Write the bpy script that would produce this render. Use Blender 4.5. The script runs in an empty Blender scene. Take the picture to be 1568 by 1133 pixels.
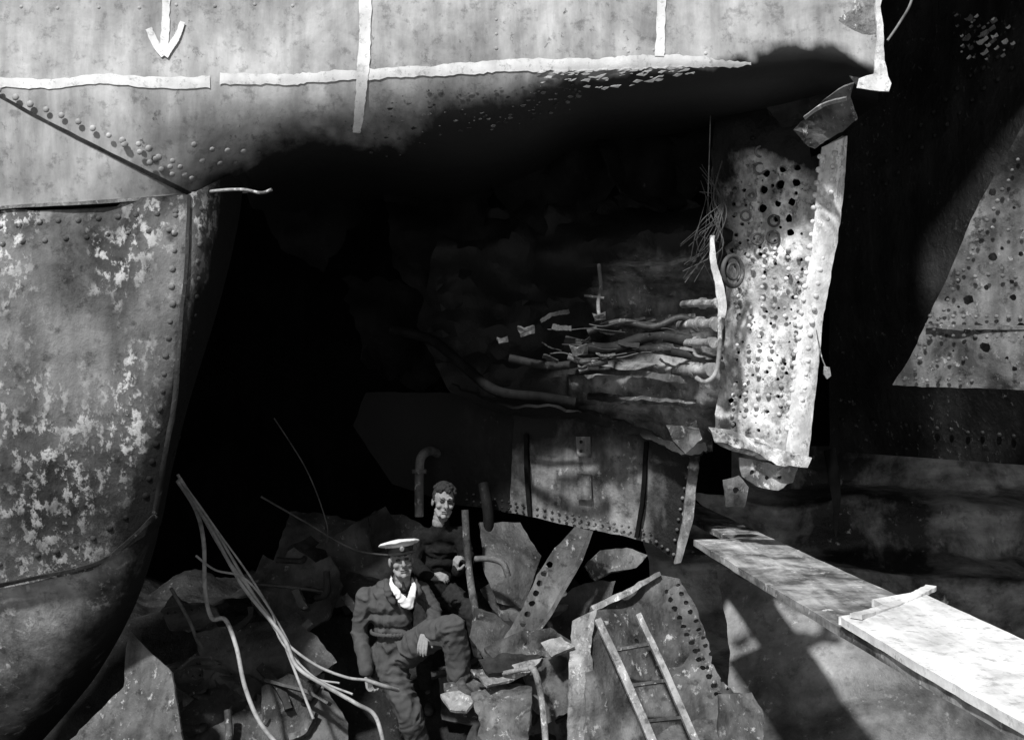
import bpy, bmesh, math, random
from mathutils import Vector, Matrix, noise
from mathutils.geometry import delaunay_2d_cdt
random.seed(7)
R=random.random
F=1681.0; CZ=4.0
def W(u,v,y):
    # image pixels and assigned depth -> world metres (camera at 0,0,4, looking along +Y)
    return Vector(((u-784.0)*y/F, y, CZ-(v-566.0)*y/F))
def interp(tab,x):
    if x<=tab[0][0]: return tab[0][1]
    for (a,b),(c,d) in zip(tab,tab[1:]):
        if x<=c:
            t=(x-a)/(c-a); return b+(d-b)*t
    return tab[-1][1]
def sinterp(tab,x):
    n=len(tab)
    if x<=tab[0][0]: return tab[0][1]
    if x>=tab[-1][0]: return tab[-1][1]
    for i in range(n-1):
        if x<=tab[i+1][0]:
            x0,y0=tab[i]; x1,y1=tab[i+1]
            m0=(tab[i+1][1]-tab[max(i-1,0)][1])/(tab[i+1][0]-tab[max(i-1,0)][0]+1e-9)
            j=min(i+2,n-1)
            m1=(tab[j][1]-tab[i][1])/(tab[j][0]-tab[i][0]+1e-9)
            h=x1-x0; t=(x-x0)/h
            return (2*t**3-3*t*t+1)*y0+(t**3-2*t*t+t)*h*m0+(-2*t**3+3*t*t)*y1+(t**3-t*t)*h*m1
def sst(a,b,x):
    t=min(max((x-a)/(b-a),0),1); return t*t*(3-2*t)

# ------------------------------------------------------------------ materials
class NT:
    def __init__(s,name):
        s.m=bpy.data.materials.new(name); s.m.use_nodes=True
        s.t=s.m.node_tree; s.b=s.t.nodes['Principled BSDF']
        s.tc=s.t.nodes.new('ShaderNodeTexCoord')
    def link(s,a,b): s.t.links.new(a,b)
    def noise(s,scale,stretch=(1,1,1),detail=6,rough=.6,dist=0):
        mp=s.t.nodes.new('ShaderNodeMapping'); mp.inputs['Scale'].default_value=stretch
        s.link(s.tc.outputs['Object'],mp.inputs['Vector'])
        n=s.t.nodes.new('ShaderNodeTexNoise'); n.inputs['Scale'].default_value=scale
        n.inputs['Detail'].default_value=detail; n.inputs['Roughness'].default_value=rough
        n.inputs['Distortion'].default_value=dist
        s.link(mp.outputs[0],n.inputs['Vector']); return n.outputs['Fac']
    def ramp(s,f,a,b,va=0,vb=1):
        r=s.t.nodes.new('ShaderNodeMapRange'); r.inputs['From Min'].default_value=a; r.inputs['From Max'].default_value=b
        r.inputs['To Min'].default_value=va; r.inputs['To Max'].default_value=vb
        s.link(f,r.inputs['Value']); return r.outputs[0]
    def mix(s,f,a,b):
        r=s.t.nodes.new('ShaderNodeMix'); r.data_type='FLOAT'
        for sock,val in ((r.inputs[0],f),(r.inputs[2],a),(r.inputs[3],b)):
            if isinstance(val,(int,float)): sock.default_value=val
            else: s.link(val,sock)
        return r.outputs[0]
    def op(s,o,a,b):
        r=s.t.nodes.new('ShaderNodeMath'); r.operation=o
        for sock,val in ((r.inputs[0],a),(r.inputs[1],b)):
            if isinstance(val,(int,float)): sock.default_value=val
            else: s.link(val,sock)
        return r.outputs[0]
    def mul(s,a,b): return s.op('MULTIPLY',a,b)
    def soot(s,col,black=.007,rg=(.78,1.35)):  # attribute carries soot and painted shade, both blacken the base colour
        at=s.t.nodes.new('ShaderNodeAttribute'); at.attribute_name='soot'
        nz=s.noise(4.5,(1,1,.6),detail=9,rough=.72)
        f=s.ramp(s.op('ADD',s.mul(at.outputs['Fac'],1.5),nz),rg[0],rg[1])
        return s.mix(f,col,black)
    def done(s,val,rough=.8,spec=.2,bump=None,bstr=.3,bdist=.01):
        c=s.t.nodes.new('ShaderNodeCombineColor')
        for i in range(3): s.link(val,c.inputs[i])
        s.link(c.outputs[0],s.b.inputs['Base Color'])
        s.b.inputs['Roughness'].default_value=rough
        s.b.inputs['Specular IOR Level'].default_value=spec
        if bump is not None:
            bn=s.t.nodes.new('ShaderNodeBump'); bn.inputs['Strength'].default_value=bstr; bn.inputs['Distance'].default_value=bdist
            s.link(bump,bn.inputs['Height']); s.link(bn.outputs[0],s.b.inputs['Normal'])
        return s.m
def steel(name,lo,hi,big=1.5,streak=0.5,speck=None,speckamt=.62,speckscale=30,rough=.75,spec=.25,bstr=.4,bd=.01,pits=0.3,streakscale=9,sst_=(1,1,.12),lohi=(.36,.64),rg=(.78,1.35)):
    n=NT(name)
    a=n.noise(big,detail=8,rough=.65,dist=.4)
    col=n.mix(n.ramp(a,lohi[0],lohi[1]),lo,hi)
    st=n.noise(streakscale,sst_,detail=5)
    col=n.mul(col,n.ramp(st,.35,.62,1-streak,1.0))
    fine=n.noise(speckscale,(1,1,.7),detail=7,rough=.7)
    if pits>0: 
        pt=n.noise(speckscale*.6,detail=6,rough=.7)
        col=n.mul(col,n.ramp(pt,.34,.46,1-pits,1.0))
    if speck is not None:
        mask=n.noise(big*1.6,(1,1,.6),detail=4)
        th=n.mul(n.ramp(fine,speckamt-.05,speckamt+.02),n.ramp(mask,.42,.6))
        col=n.mix(th,col,speck)
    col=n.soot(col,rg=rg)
    return n.done(col,rough,spec,fine,bstr,bd)
M={}
M['hull_grey']=steel('hull_grey_paint',.30,.66,1.3,.42,.10,.655,20,.55,.35,.4,.008,.4,7,rg=(.5,1.75))
M['hull_dirty']=steel('hull_fouled_plating',.05,.26,1.3,.5,.7,.56,17,.8,.2,.8,.02,.6,5,(1,1,.25))
M['hull_low']=steel('hull_lower_plating',.08,.46,1.8,.55,.65,.61,14,.75,.25,.6,.02,.55,5)
M['white_paint']=steel('white_marking_paint',.68,.9,5,.2,None,.6,34,.7,.2,.3,.006,.4)
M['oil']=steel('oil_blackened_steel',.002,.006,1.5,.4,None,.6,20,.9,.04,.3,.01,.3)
M['dark2']=steel('oily_steel',.004,.014,2.5,.5,.04,.66,24,.75,.10,.5,.015,.5)
M['dark']=steel('sooty_steel',.012,.05,2.5,.5,.12,.64,24,.7,.2,.6,.015,.5)
M['mid']=steel('rusted_grey_steel',.04,.20,2.4,.6,.42,.62,20,.65,.3,.8,.02,.6)
M['midb']=steel('grey_wreck_steel',.02,.11,2.0,.5,.25,.64,20,.5,.4,.6,.02,.5)
M['heap']=steel('oily_rubble',.006,.035,2.0,.5,.12,.65,24,.6,.3,.9,.03,.5)
M['tank']=steel('tank_streaked_steel',.10,.45,2.6,.65,.5,.63,20,.6,.3,.7,.02,.6,7,(1,1,.15))
M['lite']=steel('bare_steel_plate',.14,.48,3.2,.5,.7,.6,26,.6,.3,.7,.02,.6)
M['peel']=steel('peeling_white_steel',.28,.85,5,.5,.92,.5,20,.6,.3,.9,.02,.93,7,(1,1,.4))
M['peel2']=steel('flange_steel',.55,.9,6,.3,.9,.5,26,.6,.25,.6,.012,.55,7)
M['blackhull']=steel('black_antifouling',.008,.032,1.3,.6,.14,.65,20,.5,.3,.6,.03,.5,5)
M['jplate']=steel('worn_grey_hull_plate',.06,.32,2.2,.5,.45,.65,16,.7,.25,.7,.02,.8)
M['wood']=steel('clean_plank_wood',.45,.9,3.5,.35,None,.6,22,.8,.2,.4,.01,.45,7,(1,.12,1),(.25,.52))
M['wood2']=steel('stained_plank_wood',.12,.6,3.2,.6,.75,.63,20,.8,.2,.4,.01,.6,8,(1,.10,1),(.38,.62))
M['concrete']=steel('wet_dock_concrete',.03,.62,.9,.5,.6,.66,9,.40,.45,.8,.04,.5,2.2,(.35,1,2),(.42,.60))
M['lowplate']=steel('fallen_plate_steel',.10,.42,1.1,.5,.5,.64,16,.45,.4,.5,.02,.4,3,(.3,1,1))
M['floor']=steel('dock_floor_concrete',.08,.2,.8,.1,None,.6,12,.7,.3,.6,.03,.4)
M['cable']=steel('cable_sheath',.20,.42,6,.2,None,.6,40,.6,.3,.3,.004,.4)
M['cabled']=steel('dark_cable_sheath',.04,.12,8,.1,None,.6,40,.6,.3,.3,.004,.3)
def plain(name,v,rough=.7,spec=.2,sc=40,var=.25,bstr=.3,bd=.004):
    n=NT(name); a=n.noise(sc,detail=6,rough=.65); return n.done(n.ramp(a,.3,.7,v*(1-var),v*(1+var)),rough,spec,a,bstr,bd)
M['skin']=plain('skin',.24,.75,.15,26,.22,.2)
M['suit']=plain('boiler_suit_cotton',.075,.98,.03,9,.22,.5,.012)
M['jersey']=plain('dark_wool_jersey',.014,.98,.04,60,.4)
M['trs']=plain('dark_trousers',.025,.95,.05,30,.4)
M['scarf']=plain('white_scarf_cloth',.72,.95,.05,30,.12)
M['black']=plain('black_leather',.012,.5,.4,30,.3)
M['hair']=plain('dark_hair',.03,.8,.2,90,.5,.9,.01)
M['feat']=plain('dark_features',.04,.7,.2,90,.2)
M['boot']=plain('worn_boot',.07,.8,.2,30,.5)

# ------------------------------------------------------------------ helpers
COL=bpy.context.scene.collection
def addobj(name,me,mat=None):
    o=bpy.data.objects.new(name,me); COL.objects.link(o)
    if mat: me.materials.append(M[mat] if isinstance(mat,str) else mat)
    return o
def group(name,kids,loc=None):
    e=bpy.data.objects.new(name,None); COL.objects.link(e); e.empty_display_size=.2
    if loc is not None: e.location=loc
    inv=Matrix.Translation(-Vector(loc)) if loc is not None else Matrix.Identity(4)
    for k in kids:
        k.parent=e; k.matrix_parent_inverse=inv
    return e
def mesh(name,vs,fs,mat,smooth=True,soot=None):
    me=bpy.data.meshes.new(name); me.from_pydata([tuple(v) for v in vs],[],fs); me.update()
    if smooth: me.polygons.foreach_set('use_smooth',[True]*len(me.polygons))
    if soot is not None:
        a=me.attributes.new('soot','FLOAT','POINT'); a.data.foreach_set('value',soot)  # darkening mask: soot and painted shade share this attribute
    return addobj(name,me,mat)
def solid(o,t,off=0):
    s=o.modifiers.new('thick','SOLIDIFY'); s.thickness=t; s.offset=off
    e=o.modifiers.new('es','EDGE_SPLIT'); e.split_angle=math.radians(38)
def inside(p,poly):
    x,y=p; c=False; n=len(poly); j=n-1
    for i in range(n):
        xi,yi=poly[i]; xj,yj=poly[j]
        if (yi>y)!=(yj>y) and x<(xj-xi)*(y-yi)/(yj-yi)+xi: c=not c
        j=i
    return c
def const(y): return lambda u,v:y
def lin(y0,u0,v0,du,dv): return lambda u,v:y0+(u-u0)*du+(v-v0)*dv
def normal(yf,u,v):
    a=W(u+3,v,yf(u+3,v))-W(u-3,v,yf(u-3,v)); b=W(u,v+3,yf(u,v+3))-W(u,v-3,yf(u,v-3))
    n=a.cross(b).normalized()
    p=W(u,v,yf(u,v))-Vector((0,0,CZ))
    return -n if n.dot(p)>0 else n
def plate(name,outline,yf,mat,sp=14,holes=(),thick=.015,crumple=0,cs=3.0,ragged=0,smooth=True,seed=0,soot=None,disp=None):
    pts=[];n=len(outline)
    for i in range(n):
        a=Vector(outline[i]);b=Vector(outline[(i+1)%n]); k=max(1,int((b-a).length/sp))
        d=(b-a).normalized(); pr=Vector((-d.y,d.x))
        for j in range(k):
            q=a+(b-a)*(j/k)
            if ragged and j: q=q+pr*(noise.noise(Vector((q.x*.11,q.y*.11,seed+3.1)))*ragged*.8+(R()-.5)*ragged*.7)
            pts.append((q.x,q.y))
    poly=list(pts); ed=[(i,(i+1)%len(pts)) for i in range(len(pts))]
    hs=[]
    for h in holes:
        hu,hv,hr=h; ph=R(); hp=[(hu+hr*(.85+.3*R())*math.cos(t*math.pi/5+ph),hv+hr*(.85+.3*R())*math.sin(t*math.pi/5+ph)) for t in range(10)]
        hs.append(h); s0=len(pts); pts+=hp; ed+=[(s0+i,s0+(i+1)%10) for i in range(10)]
    us=[p[0] for p in poly]; vs_=[p[1] for p in poly]
    u=min(us)
    while u<max(us):
        v=min(vs_)
        while v<max(vs_):
            q=(u+(R()-.5)*sp*.6,v+(R()-.5)*sp*.6)
            if inside(q,poly) and all((q[0]-h[0])**2+(q[1]-h[1])**2>(h[2]*1.15+2)**2 for h in hs): pts.append(q)
            v+=sp
        u+=sp
    r=delaunay_2d_cdt([Vector(p) for p in pts],ed,[],0,1e-4)
    V=r[0]; fs=[]
    for f in r[2]:
        c=(sum(V[i].x for i in f)/len(f),sum(V[i].y for i in f)/len(f))
        if not inside(c,poly): continue
        if any((c[0]-h[0])**2+(c[1]-h[1])**2<(h[2]*.9)**2 for h in hs): continue
        fs.append(tuple(f))
    out=[]
    for p in V:
        w=W(p.x,p.y,yf(p.x,p.y))
        if disp: w=w+disp(w)
        if crumple:
            q=w*cs*.6+Vector((seed*7.3,0,seed*3.1))
            d=noise.noise(q)*1.3+abs(noise.noise(q*1.7+Vector((4,1,2))))*1.1-.3+noise.noise(q*6)*.12
            w=w+Vector((noise.noise(q+Vector((9,9,9)))*.18,-d,d*.15))*crumple
        out.append(w)
    o=mesh(name,out,fs,mat,smooth,[soot(p.x,p.y) for p in V] if soot else None); solid(o,thick,0)
    return o
def surf(name,fn,yf,nu,nv,mat,disp=None,soot=None):
    vs=[];fs=[];so=[]
    for j in range(nv+1):
        for i in range(nu+1):
            r=fn(i/nu,j/nv)
            w=W(r[0],r[1],r[2] if len(r)>2 else yf(r[0],r[1]))
            if disp: w=w+disp(w)
            vs.append(w)
            if soot: so.append(1.0 if len(r)>3 else soot(r[0],r[1]))
    for j in range(nv):
        for i in range(nu):
            a=j*(nu+1)+i; fs.append((a,a+1,a+nu+2,a+nu+1))
    return mesh(name,vs,fs,mat,True,so if soot else None)
def rivets(name,pts,yf,r,mat,h=.55,soot=None,disp=None):
    vs=[];fs=[];so=[]
    for (u,v) in pts:
        n=normal(yf,u,v); c=W(u,v,yf(u,v)); 
        if disp: c=c+disp(c)
        t=n.orthogonal().normalized(); b=n.cross(t); rr=r*(.85+.3*R()); base=len(vs)
        for k,(rad,hh) in enumerate(((1,-.1),(.92,.3),(.6,.75))):
            for a in range(8):
                an=a*math.pi/4; vs.append(c+(t*math.cos(an)+b*math.sin(an))*rr*rad+n*rr*h*hh*1.3)
        vs.append(c+n*rr*h*1.3)
        if soot: so+=[soot(u,v)]*25
        for k in range(2):
            for a in range(8):
                fs.append((base+k*8+a,base+k*8+(a+1)%8,base+k*8+8+(a+1)%8,base+k*8+8+a))
        for a in range(8): fs.append((base+16+a,base+16+(a+1)%8,base+24))
    return mesh(name,vs,fs,mat,True,so if soot else None)
def along(path,sp,off=0,jit=0):
    out=[]; carry=0
    for a,b in zip(path,path[1:]):
        a=Vector(a);b=Vector(b);L=(b-a).length;d=(b-a)/L;n=Vector((-d.y,d.x));t=carry
        while t<L:
            p=a+d*t+n*off; out.append((p.x+(R()-.5)*jit,p.y+(R()-.5)*jit)); t+=sp
        carry=t-L
    return out
def crom(P,k=8):
    out=[];n=len(P)
    for i in range(n-1):
        p0=P[max(i-1,0)];p1=P[i];p2=P[i+1];p3=P[min(i+2,n-1)]
        for j in range(k):
            t=j/k; out.append(.5*((2*p1)+(p2-p0)*t+(2*p0-5*p1+4*p2-p3)*t*t+(3*p1-p0-3*p2+p3)*t**3))
    out.append(P[-1]); return out
def tube(name,pts,r,mat,world=False,k=8,res=3):
    P=[Vector(p) if world else W(*p) for p in pts]
    P=crom(P,k) if len(P)>2 else P
    c=bpy.data.curves.new(name,'CURVE'); c.dimensions='3D'; s=c.splines.new('POLY'); s.points.add(len(P)-1)
    for i,p in enumerate(P): s.points[i].co=(*p,1)
    c.bevel_depth=r; c.bevel_resolution=res; c.use_fill_caps=True
    s.use_smooth=True
    return addobj(name,c,mat)
def ribbon(name,path,width,yf,mat,off=.006,ragged=0,step=8,thick=0,soot=None,disp=None):
    P=crom([Vector((p[0],p[1])) for p in path],max(2,int(60/step)))
    Q=[P[0]]
    for p in P[1:]:
        if (p-Q[-1]).length>step*.5: Q.append(p)
    if len(Q)<2: Q=[P[0],P[-1]]
    vs=[];fs=[];so=[]; N=4
    for i,p in enumerate(Q):
        d=(Q[min(i+1,len(Q)-1)]-Q[max(i-1,0)]).normalized(); n=Vector((-d.y,d.x))
        wd=interp(width,i/(len(Q)-1)) if isinstance(width,list) else width
        r1=(noise.noise(Vector((p.x*.05,p.y*.05,1.3)))*.6+(R()-.5)*.5)*ragged; r2=(noise.noise(Vector((p.x*.05,p.y*.05,8.3)))*.6+(R()-.5)*.5)*ragged
        for k in range(N+1):
            t=-.5+k/N; q=p+n*(wd*t+(r1*(1-k/N)+r2*k/N))
            w=W(q.x,q.y,yf(q.x,q.y))
            if disp: w=w+disp(w)
            w=w+normal(yf,q.x,q.y)*off; vs.append(w)
            if soot: so.append(soot(q.x,q.y))
    for i in range(len(Q)-1):
        for k in range(N):
            a=i*(N+1)+k; fs.append((a,a+1,a+N+2,a+N+1))
    o=mesh(name,vs,fs,mat,True,so if soot else None)
    if thick: solid(o,thick,0)
    return o
def box(name,a,b,mat,bev=.01):
    bm=bmesh.new(); bmesh.ops.create_cube(bm,size=1)
    for v in bm.verts: v.co=Vector([ (a[i]+b[i])/2+v.co[i]*(b[i]-a[i]) for i in range(3)])
    me=bpy.data.meshes.new(name); bm.to_mesh(me); bm.free(); o=addobj(name,me,mat)
    if bev: m=o.modifiers.new('b','BEVEL'); m.width=bev; m.segments=2
    return o
def wobble(amp,sc):
    return lambda w: Vector((0,noise.noise(w*sc)*amp+noise.noise(w*sc*3)*amp*.25,0))

# ------------------------------------------------------------------ SHIP HULL
VL=[(-300,128),(0,126),(330,124),(550,114),(700,105),(900,98),(1010,93),(1150,96),(1250,90),(1345,110)]
VC=[(-300,820),(0,800),(150,680),(240,500),(290,400),(340,330),(390,290),(470,268),(560,262),(640,270),(700,272),(760,262),(820,240),(870,215),(920,200),(1000,190),(1080,180),(1150,170),(1210,160),(1260,150),(1300,150),(1345,160)]
VS=[(-300,900),(200,520),(290,305),(340,262),(400,232),(450,208),(500,200),(560,210),(620,204),(660,172),(700,158),(760,150),(830,133),(880,119),(950,111),(1050,106),(1120,98),(1180,84),(1240,70),(1290,80),(1345,120)]
def base(u): return 6.6+interp([(-300,0),(150,.05),(400,.2),(900,.35),(1345,.3)],u)
def hy(u,v):
    vl=interp(VL,u); vc=sinterp(VC,u)
    s=(v-(vl-20))/(vc-vl+20)
    s=min(max(s,0),1)
    y=base(u)+.8*(1-math.sqrt(max(0,1-s*s)))
    return y+max(0,(vl-v))*.0004
def hsoot_shade(u,v):  # soot mixed with painted shade where the plating turns under
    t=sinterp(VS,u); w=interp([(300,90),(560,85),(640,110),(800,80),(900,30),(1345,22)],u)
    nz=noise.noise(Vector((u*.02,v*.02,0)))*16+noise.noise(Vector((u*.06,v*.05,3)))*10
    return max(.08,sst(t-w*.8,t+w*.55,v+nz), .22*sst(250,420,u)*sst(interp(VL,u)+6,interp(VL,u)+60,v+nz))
HW=wobble(.02,1.7)
kids=[]
def up(a,b):
    u=-300+1645*a
    vc=sinterp(VC,u)
    seam=interp([(-300,340),(0,316),(290,297),(380,262),(400,400)],u) if u<390 else 1e9
    vb=min(vc,seam)
    if b<.3: v=-650+(interp(VL,u)-20+650)*(b/.3)
    elif b<=.88:
        t=(b-.3)/.58; v=interp(VL,u)-20+(vb-interp(VL,u)+20)*math.sin(t*math.pi/2)
    else:
        t=(b-.88)/.12
        y=hy(u,vb)+t*1.6
        w=W(u,vb,hy(u,vb)); z=w.z+t*.05
        uu=784+w.x*F/y; vv=566-(z-CZ)*F/y
        if u<390: return (u,vb+t*30*(1),hy(u,vb)+t*.25)
        return (uu,vv,y,1)  # underside gets full painted shade
    return (u,v)
kids.append(surf('side_plating',up,hy,260,160,'hull_grey',HW,hsoot_shade))
UE=[(230,384),(262,380),(380,364),(500,332),(640,292),(770,262),(880,240),(960,200),(1040,142),(1133,62),(1300,-90)]
US=[(230,296),(300,292),(450,283),(600,268),(700,252),(790,234),(893,190),(1000,110),(1300,-200)]
def ly(u,v):
    b=6.62+sinterp([(230,.02),(315,.03),(450,-.03),(620,-.04),(760,.02),(893,.16),(1000,.34),(1133,.65),(1300,1.4)],v)
    us=interp(US,v); ue=interp(UE,v)
    if u<us: return b+.12*((max(0,u+100))/(us+100.1))**2 if us>-50 else b
    t=(u-us)/(ue-us); return b+.12+.06*t+.5*t*t
def lsoot_shade(u,v):  # grime plus painted shade, low down and where plating turns away
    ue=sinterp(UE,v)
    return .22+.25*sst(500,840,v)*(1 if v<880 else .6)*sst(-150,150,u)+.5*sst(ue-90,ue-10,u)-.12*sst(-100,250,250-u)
def lp(lo,hi):
    def f(a,b):
        v=lo+(hi-lo)*b; ue=sinterp(UE,v)
        u=-320+(ue+320)*a
        if lo<400: v=v+ (interp([(-300,340),(0,316),(290,297),(384,250)],u)-lo)*(1-b)**2
        s0=893-(u)*.20-max(0,u-140)*.45
        if lo>=800: v=v+(s0-lo)*(1-b)**2
        elif hi>=800: v=v+(s0+8-hi)*b**2
        return (u,v)
    return f
LW_=wobble(.02,2)
kids.append(surf('bilge_strake_plating',lp(300,860),lambda u,v:ly(u,v)-.0,110,110,'hull_dirty',LW_,lsoot_shade))
kids.append(surf('lower_bilge_plating',lp(860,1300),lambda u,v:ly(u,v)+.03,80,70,'hull_low',wobble(.03,2),lambda u,v:.18+.45*sst(sinterp(UE,v)-120,sinterp(UE,v)-10,u)))  # darker towards the torn edge
lapf=lambda u,v:hy(u,v)-.022
kids.append(plate('lap_plate',[(-200,40),(0,148),(60,181),(165,236),(225,266),(287,296),(150,306),(0,317),(-200,330)],lapf,'hull_grey',14,thick=.024,soot=hsoot_shade,disp=HW))
kids.append(ribbon('lap_caulking_seam',[(-150,66),(0,147),(60,180),(165,234),(225,264),(290,296)],[(0,4),(.7,6),(1,7)],lambda u,v:hy(u,v)-.024,'dark',.0,1,thick=.03,disp=HW))
kids.append(ribbon('seam_strap',[(289,298),(286,400),(278,480),(268,600),(252,690),(235,785)],5,ly,'dark',.012,1,thick=.012,disp=LW_))
kids.append(ribbon('seam_edge',[(-150,345),(0,318),(150,309),(292,297),(350,292),(385,291)],5,lambda u,v:hy(u,v)-.03,'lite',.0,1,thick=.02,disp=HW))
kids.append(ribbon('seam_gap',[(-150,351),(0,324),(150,315),(292,303)],5,lambda u,v:hy(u,v)-.012,'oil',.0,1,thick=.02,disp=HW))
kids.append(ribbon('lower_seam_edge',[(-150,925),(0,893),(140,862),(190,832),(236,787)],5,ly,'dark',.02,1,thick=.015))
kids.append(tube('torn_frame_bar',[(292,298,6.9),(330,292,6.86),(370,290,6.84),(400,295,6.82),(416,290,6.8)],.010,'lite'))
rv=along([(0,178),(165,262),(235,292)],27,0,3)+along([(0,205),(130,270),(180,292)],29,0,3)+along([(-30,140),(165,218),(280,280)],26,-12,3)
rv+=along([(-60,292),(0,290),(200,284)],31,0,3)
rv+=along([(190,215),(240,235),(285,262),(300,285)],20,0,8)+along([(230,250),(270,270)],18,0,5)+along([(300,225),(350,235),(395,232)],24,0,8)+along([(310,250),(360,252)],24,0,8)
kids.append(rivets('side_rivets',rv,lambda u,v:hy(u,v)-.024,.020,'hull_grey',.35,hsoot_shade,HW))
rv=along([(-60,350),(0,345),(280,322)],30,0,3)+along([(-60,378),(0,373),(270,350)],32,0,3)+along([(268,330),(262,480),(250,600),(235,700),(220,770)],27,0,3)+along([(310,320),(300,480),(285,600),(262,720)],27,0,3)+along([(-60,880),(0,862),(130,833),(210,778)],30,0,3)
kids.append(rivets('bilge_rivets',rv,ly,.02,'hull_dirty',.5,lsoot_shade,LW_))
rv=along([(-30,10),(500,8)],60,0,6)+along([(760,30),(760,90)],22)+along([(960,80),(1120,80)],40,0,8)
kids.append(rivets('flush_rivets',rv,hy,.012,'hull_grey',.3,None,HW))
PO=.006
kids.append(ribbon('painted_waterline',[(-150,126),(0,126),(80,128),(160,122),(250,128),(322,126)],[(0,16),(.5,14),(1,19)],hy,'white_paint',PO,4.0,5,disp=HW))
kids.append(ribbon('painted_waterline_b',[(337,120),(420,122),(480,118),(560,113),(640,110),(720,104),(800,100),(900,99),(960,96),(1010,93),(1070,94),(1110,98),(1152,97)],[(0,18),(.2,14),(.45,18),(.7,20),(.85,16),(1,5)],hy,'white_paint',PO,5,5,disp=HW))
kids.append(ribbon('painted_frame_mark',[(560,-60),(559,40),(556,110),(551,160),(546,204)],[(0,19),(.6,18),(1,12)],hy,'white_paint',PO+.004,3,5,disp=HW))
kids.append(ribbon('painted_frame_mark_b',[(1013,-60),(1012,30),(1010,86)],14,hy,'white_paint',PO+.004,2.5,5,disp=HW))
kids.append(ribbon('painted_arrow_shaft',[(257,-60),(254,30),(251,80)],12,hy,'white_paint',PO,3,5,disp=HW))
kids.append(ribbon('painted_arrow_barb',[(228,44),(238,66),(252,86)],[(0,10),(1,13)],hy,'white_paint',PO+.003,2,4,disp=HW))
kids.append(ribbon('painted_arrow_barb_b',[(280,34),(270,60),(252,86)],[(0,8),(1,13)],hy,'white_paint',PO+.006,2,4,disp=HW))
for i in range(80):
    u=830+R()*230; v=interp(VL,u)+9+R()**1.6*32*(1-abs(u-940)/230)
    s=1.5+R()*5
    kids.append(plate('paint_flake.%03d'%i,[(u-s*1.4,v+s*.3),(u-s*.2,v-s*.4*R()),(u+s*1.3,v-s*.6*R()),(u+s*.8,v+s*(R()-.3)),(u-s*.3,v+s*.7*R())],lambda a,b:hy(a,b)-.008,'white_paint',20,thick=.003,disp=HW))
for i in range(140):
    u=560+R()**.8*340; v=interp(VL,u)+30+R()*110*(1-(u-560)/500); s=.8+R()**2*4
    kids.append(plate('scale_chip.%03d'%i,[(u-s,v),(u-s*.2,v-s*.8*R()),(u+s,v-s*.4*R()),(u+s*.5,v+s*.6*R()),(u-s*.5,v+s*.5)],lambda a,b:hy(a,b)-.006,'mid' if i%3 else 'dark',20,thick=.003,disp=HW))
oil=[]
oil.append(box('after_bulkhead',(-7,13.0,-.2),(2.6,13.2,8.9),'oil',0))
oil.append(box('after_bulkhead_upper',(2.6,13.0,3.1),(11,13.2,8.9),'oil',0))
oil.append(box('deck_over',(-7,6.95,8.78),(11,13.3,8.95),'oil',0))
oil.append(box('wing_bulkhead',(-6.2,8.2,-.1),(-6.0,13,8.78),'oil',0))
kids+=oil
for i,(pl,yy) in enumerate((([(560,230),(700,240),(760,300),(720,420),(660,470),(600,400),(580,300)],8.8),([(720,230),(880,200),(960,260),(900,330),(860,380),(800,340),(760,300)],8.4),
    ([(900,180),(1110,160),(1110,260),(1060,300),(1000,330),(950,300),(920,240)],8.2),([(380,250),(520,240),(560,330),(500,420),(430,380)],9.2),([(520,420),(640,440),(720,520),(650,600),(560,560)],9.6))):
    kids.append(plate('torn_inner_plating.%d'%i,pl,const(yy),'dark2',12,[],.02,.28,2.4,10,True,i,lambda u,v:.35-.2*sst(500,1100,u)+.2*sst(300,200,v)))  # inner plating darker to the left and towards the top
kids.append(plate('torn_plate_end',[(1338,-80),(1350,-80),(1349,20),(1356,90),(1366,128),(1362,140),(1335,136),(1314,132),(1318,118),(1340,112),(1343,60),(1340,10)],lin(6.85,1330,0,-.0006,.0002),'peel2',10,thick=.02,crumple=.03,cs=5,ragged=2))
kids.append(plate('torn_end_web',[(1270,40),(1300,20),(1330,-80),(1342,-80),(1340,40),(1342,108),(1318,128),(1285,95)],lin(6.95,1330,0,-.0006,.0002),'lite',12,thick=.02,crumple=.04,cs=5,ragged=3))
kids.append(plate('folded_plate',[(1216,198),(1238,172),(1262,150),(1306,128),(1300,150),(1314,180),(1276,206),(1247,229)],lin(7.1,1260,190,-.002,.003),'mid',9,thick=.02,crumple=.09,cs=6,ragged=3,smooth=False))
kids.append(ribbon('fold_crease',[(1232,180),(1262,160),(1300,150)],5,lin(7.02,1260,190,-.002,.003),'lite',0,1,thick=.02))
kids.append(plate('folded_plate_under',[(1180,110),(1300,105),(1312,132),(1240,180),(1200,190),(1170,150)],lin(7.4,1260,150,-.001,.002),'dark',12,thick=.02,crumple=.08,cs=5,ragged=3))
kids.append(tube('hanging_rope',[(1406,-60,6.8),(1396,0,6.85),(1378,34,6.9),(1359,62,6.9)],.008,'cable'))

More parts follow.
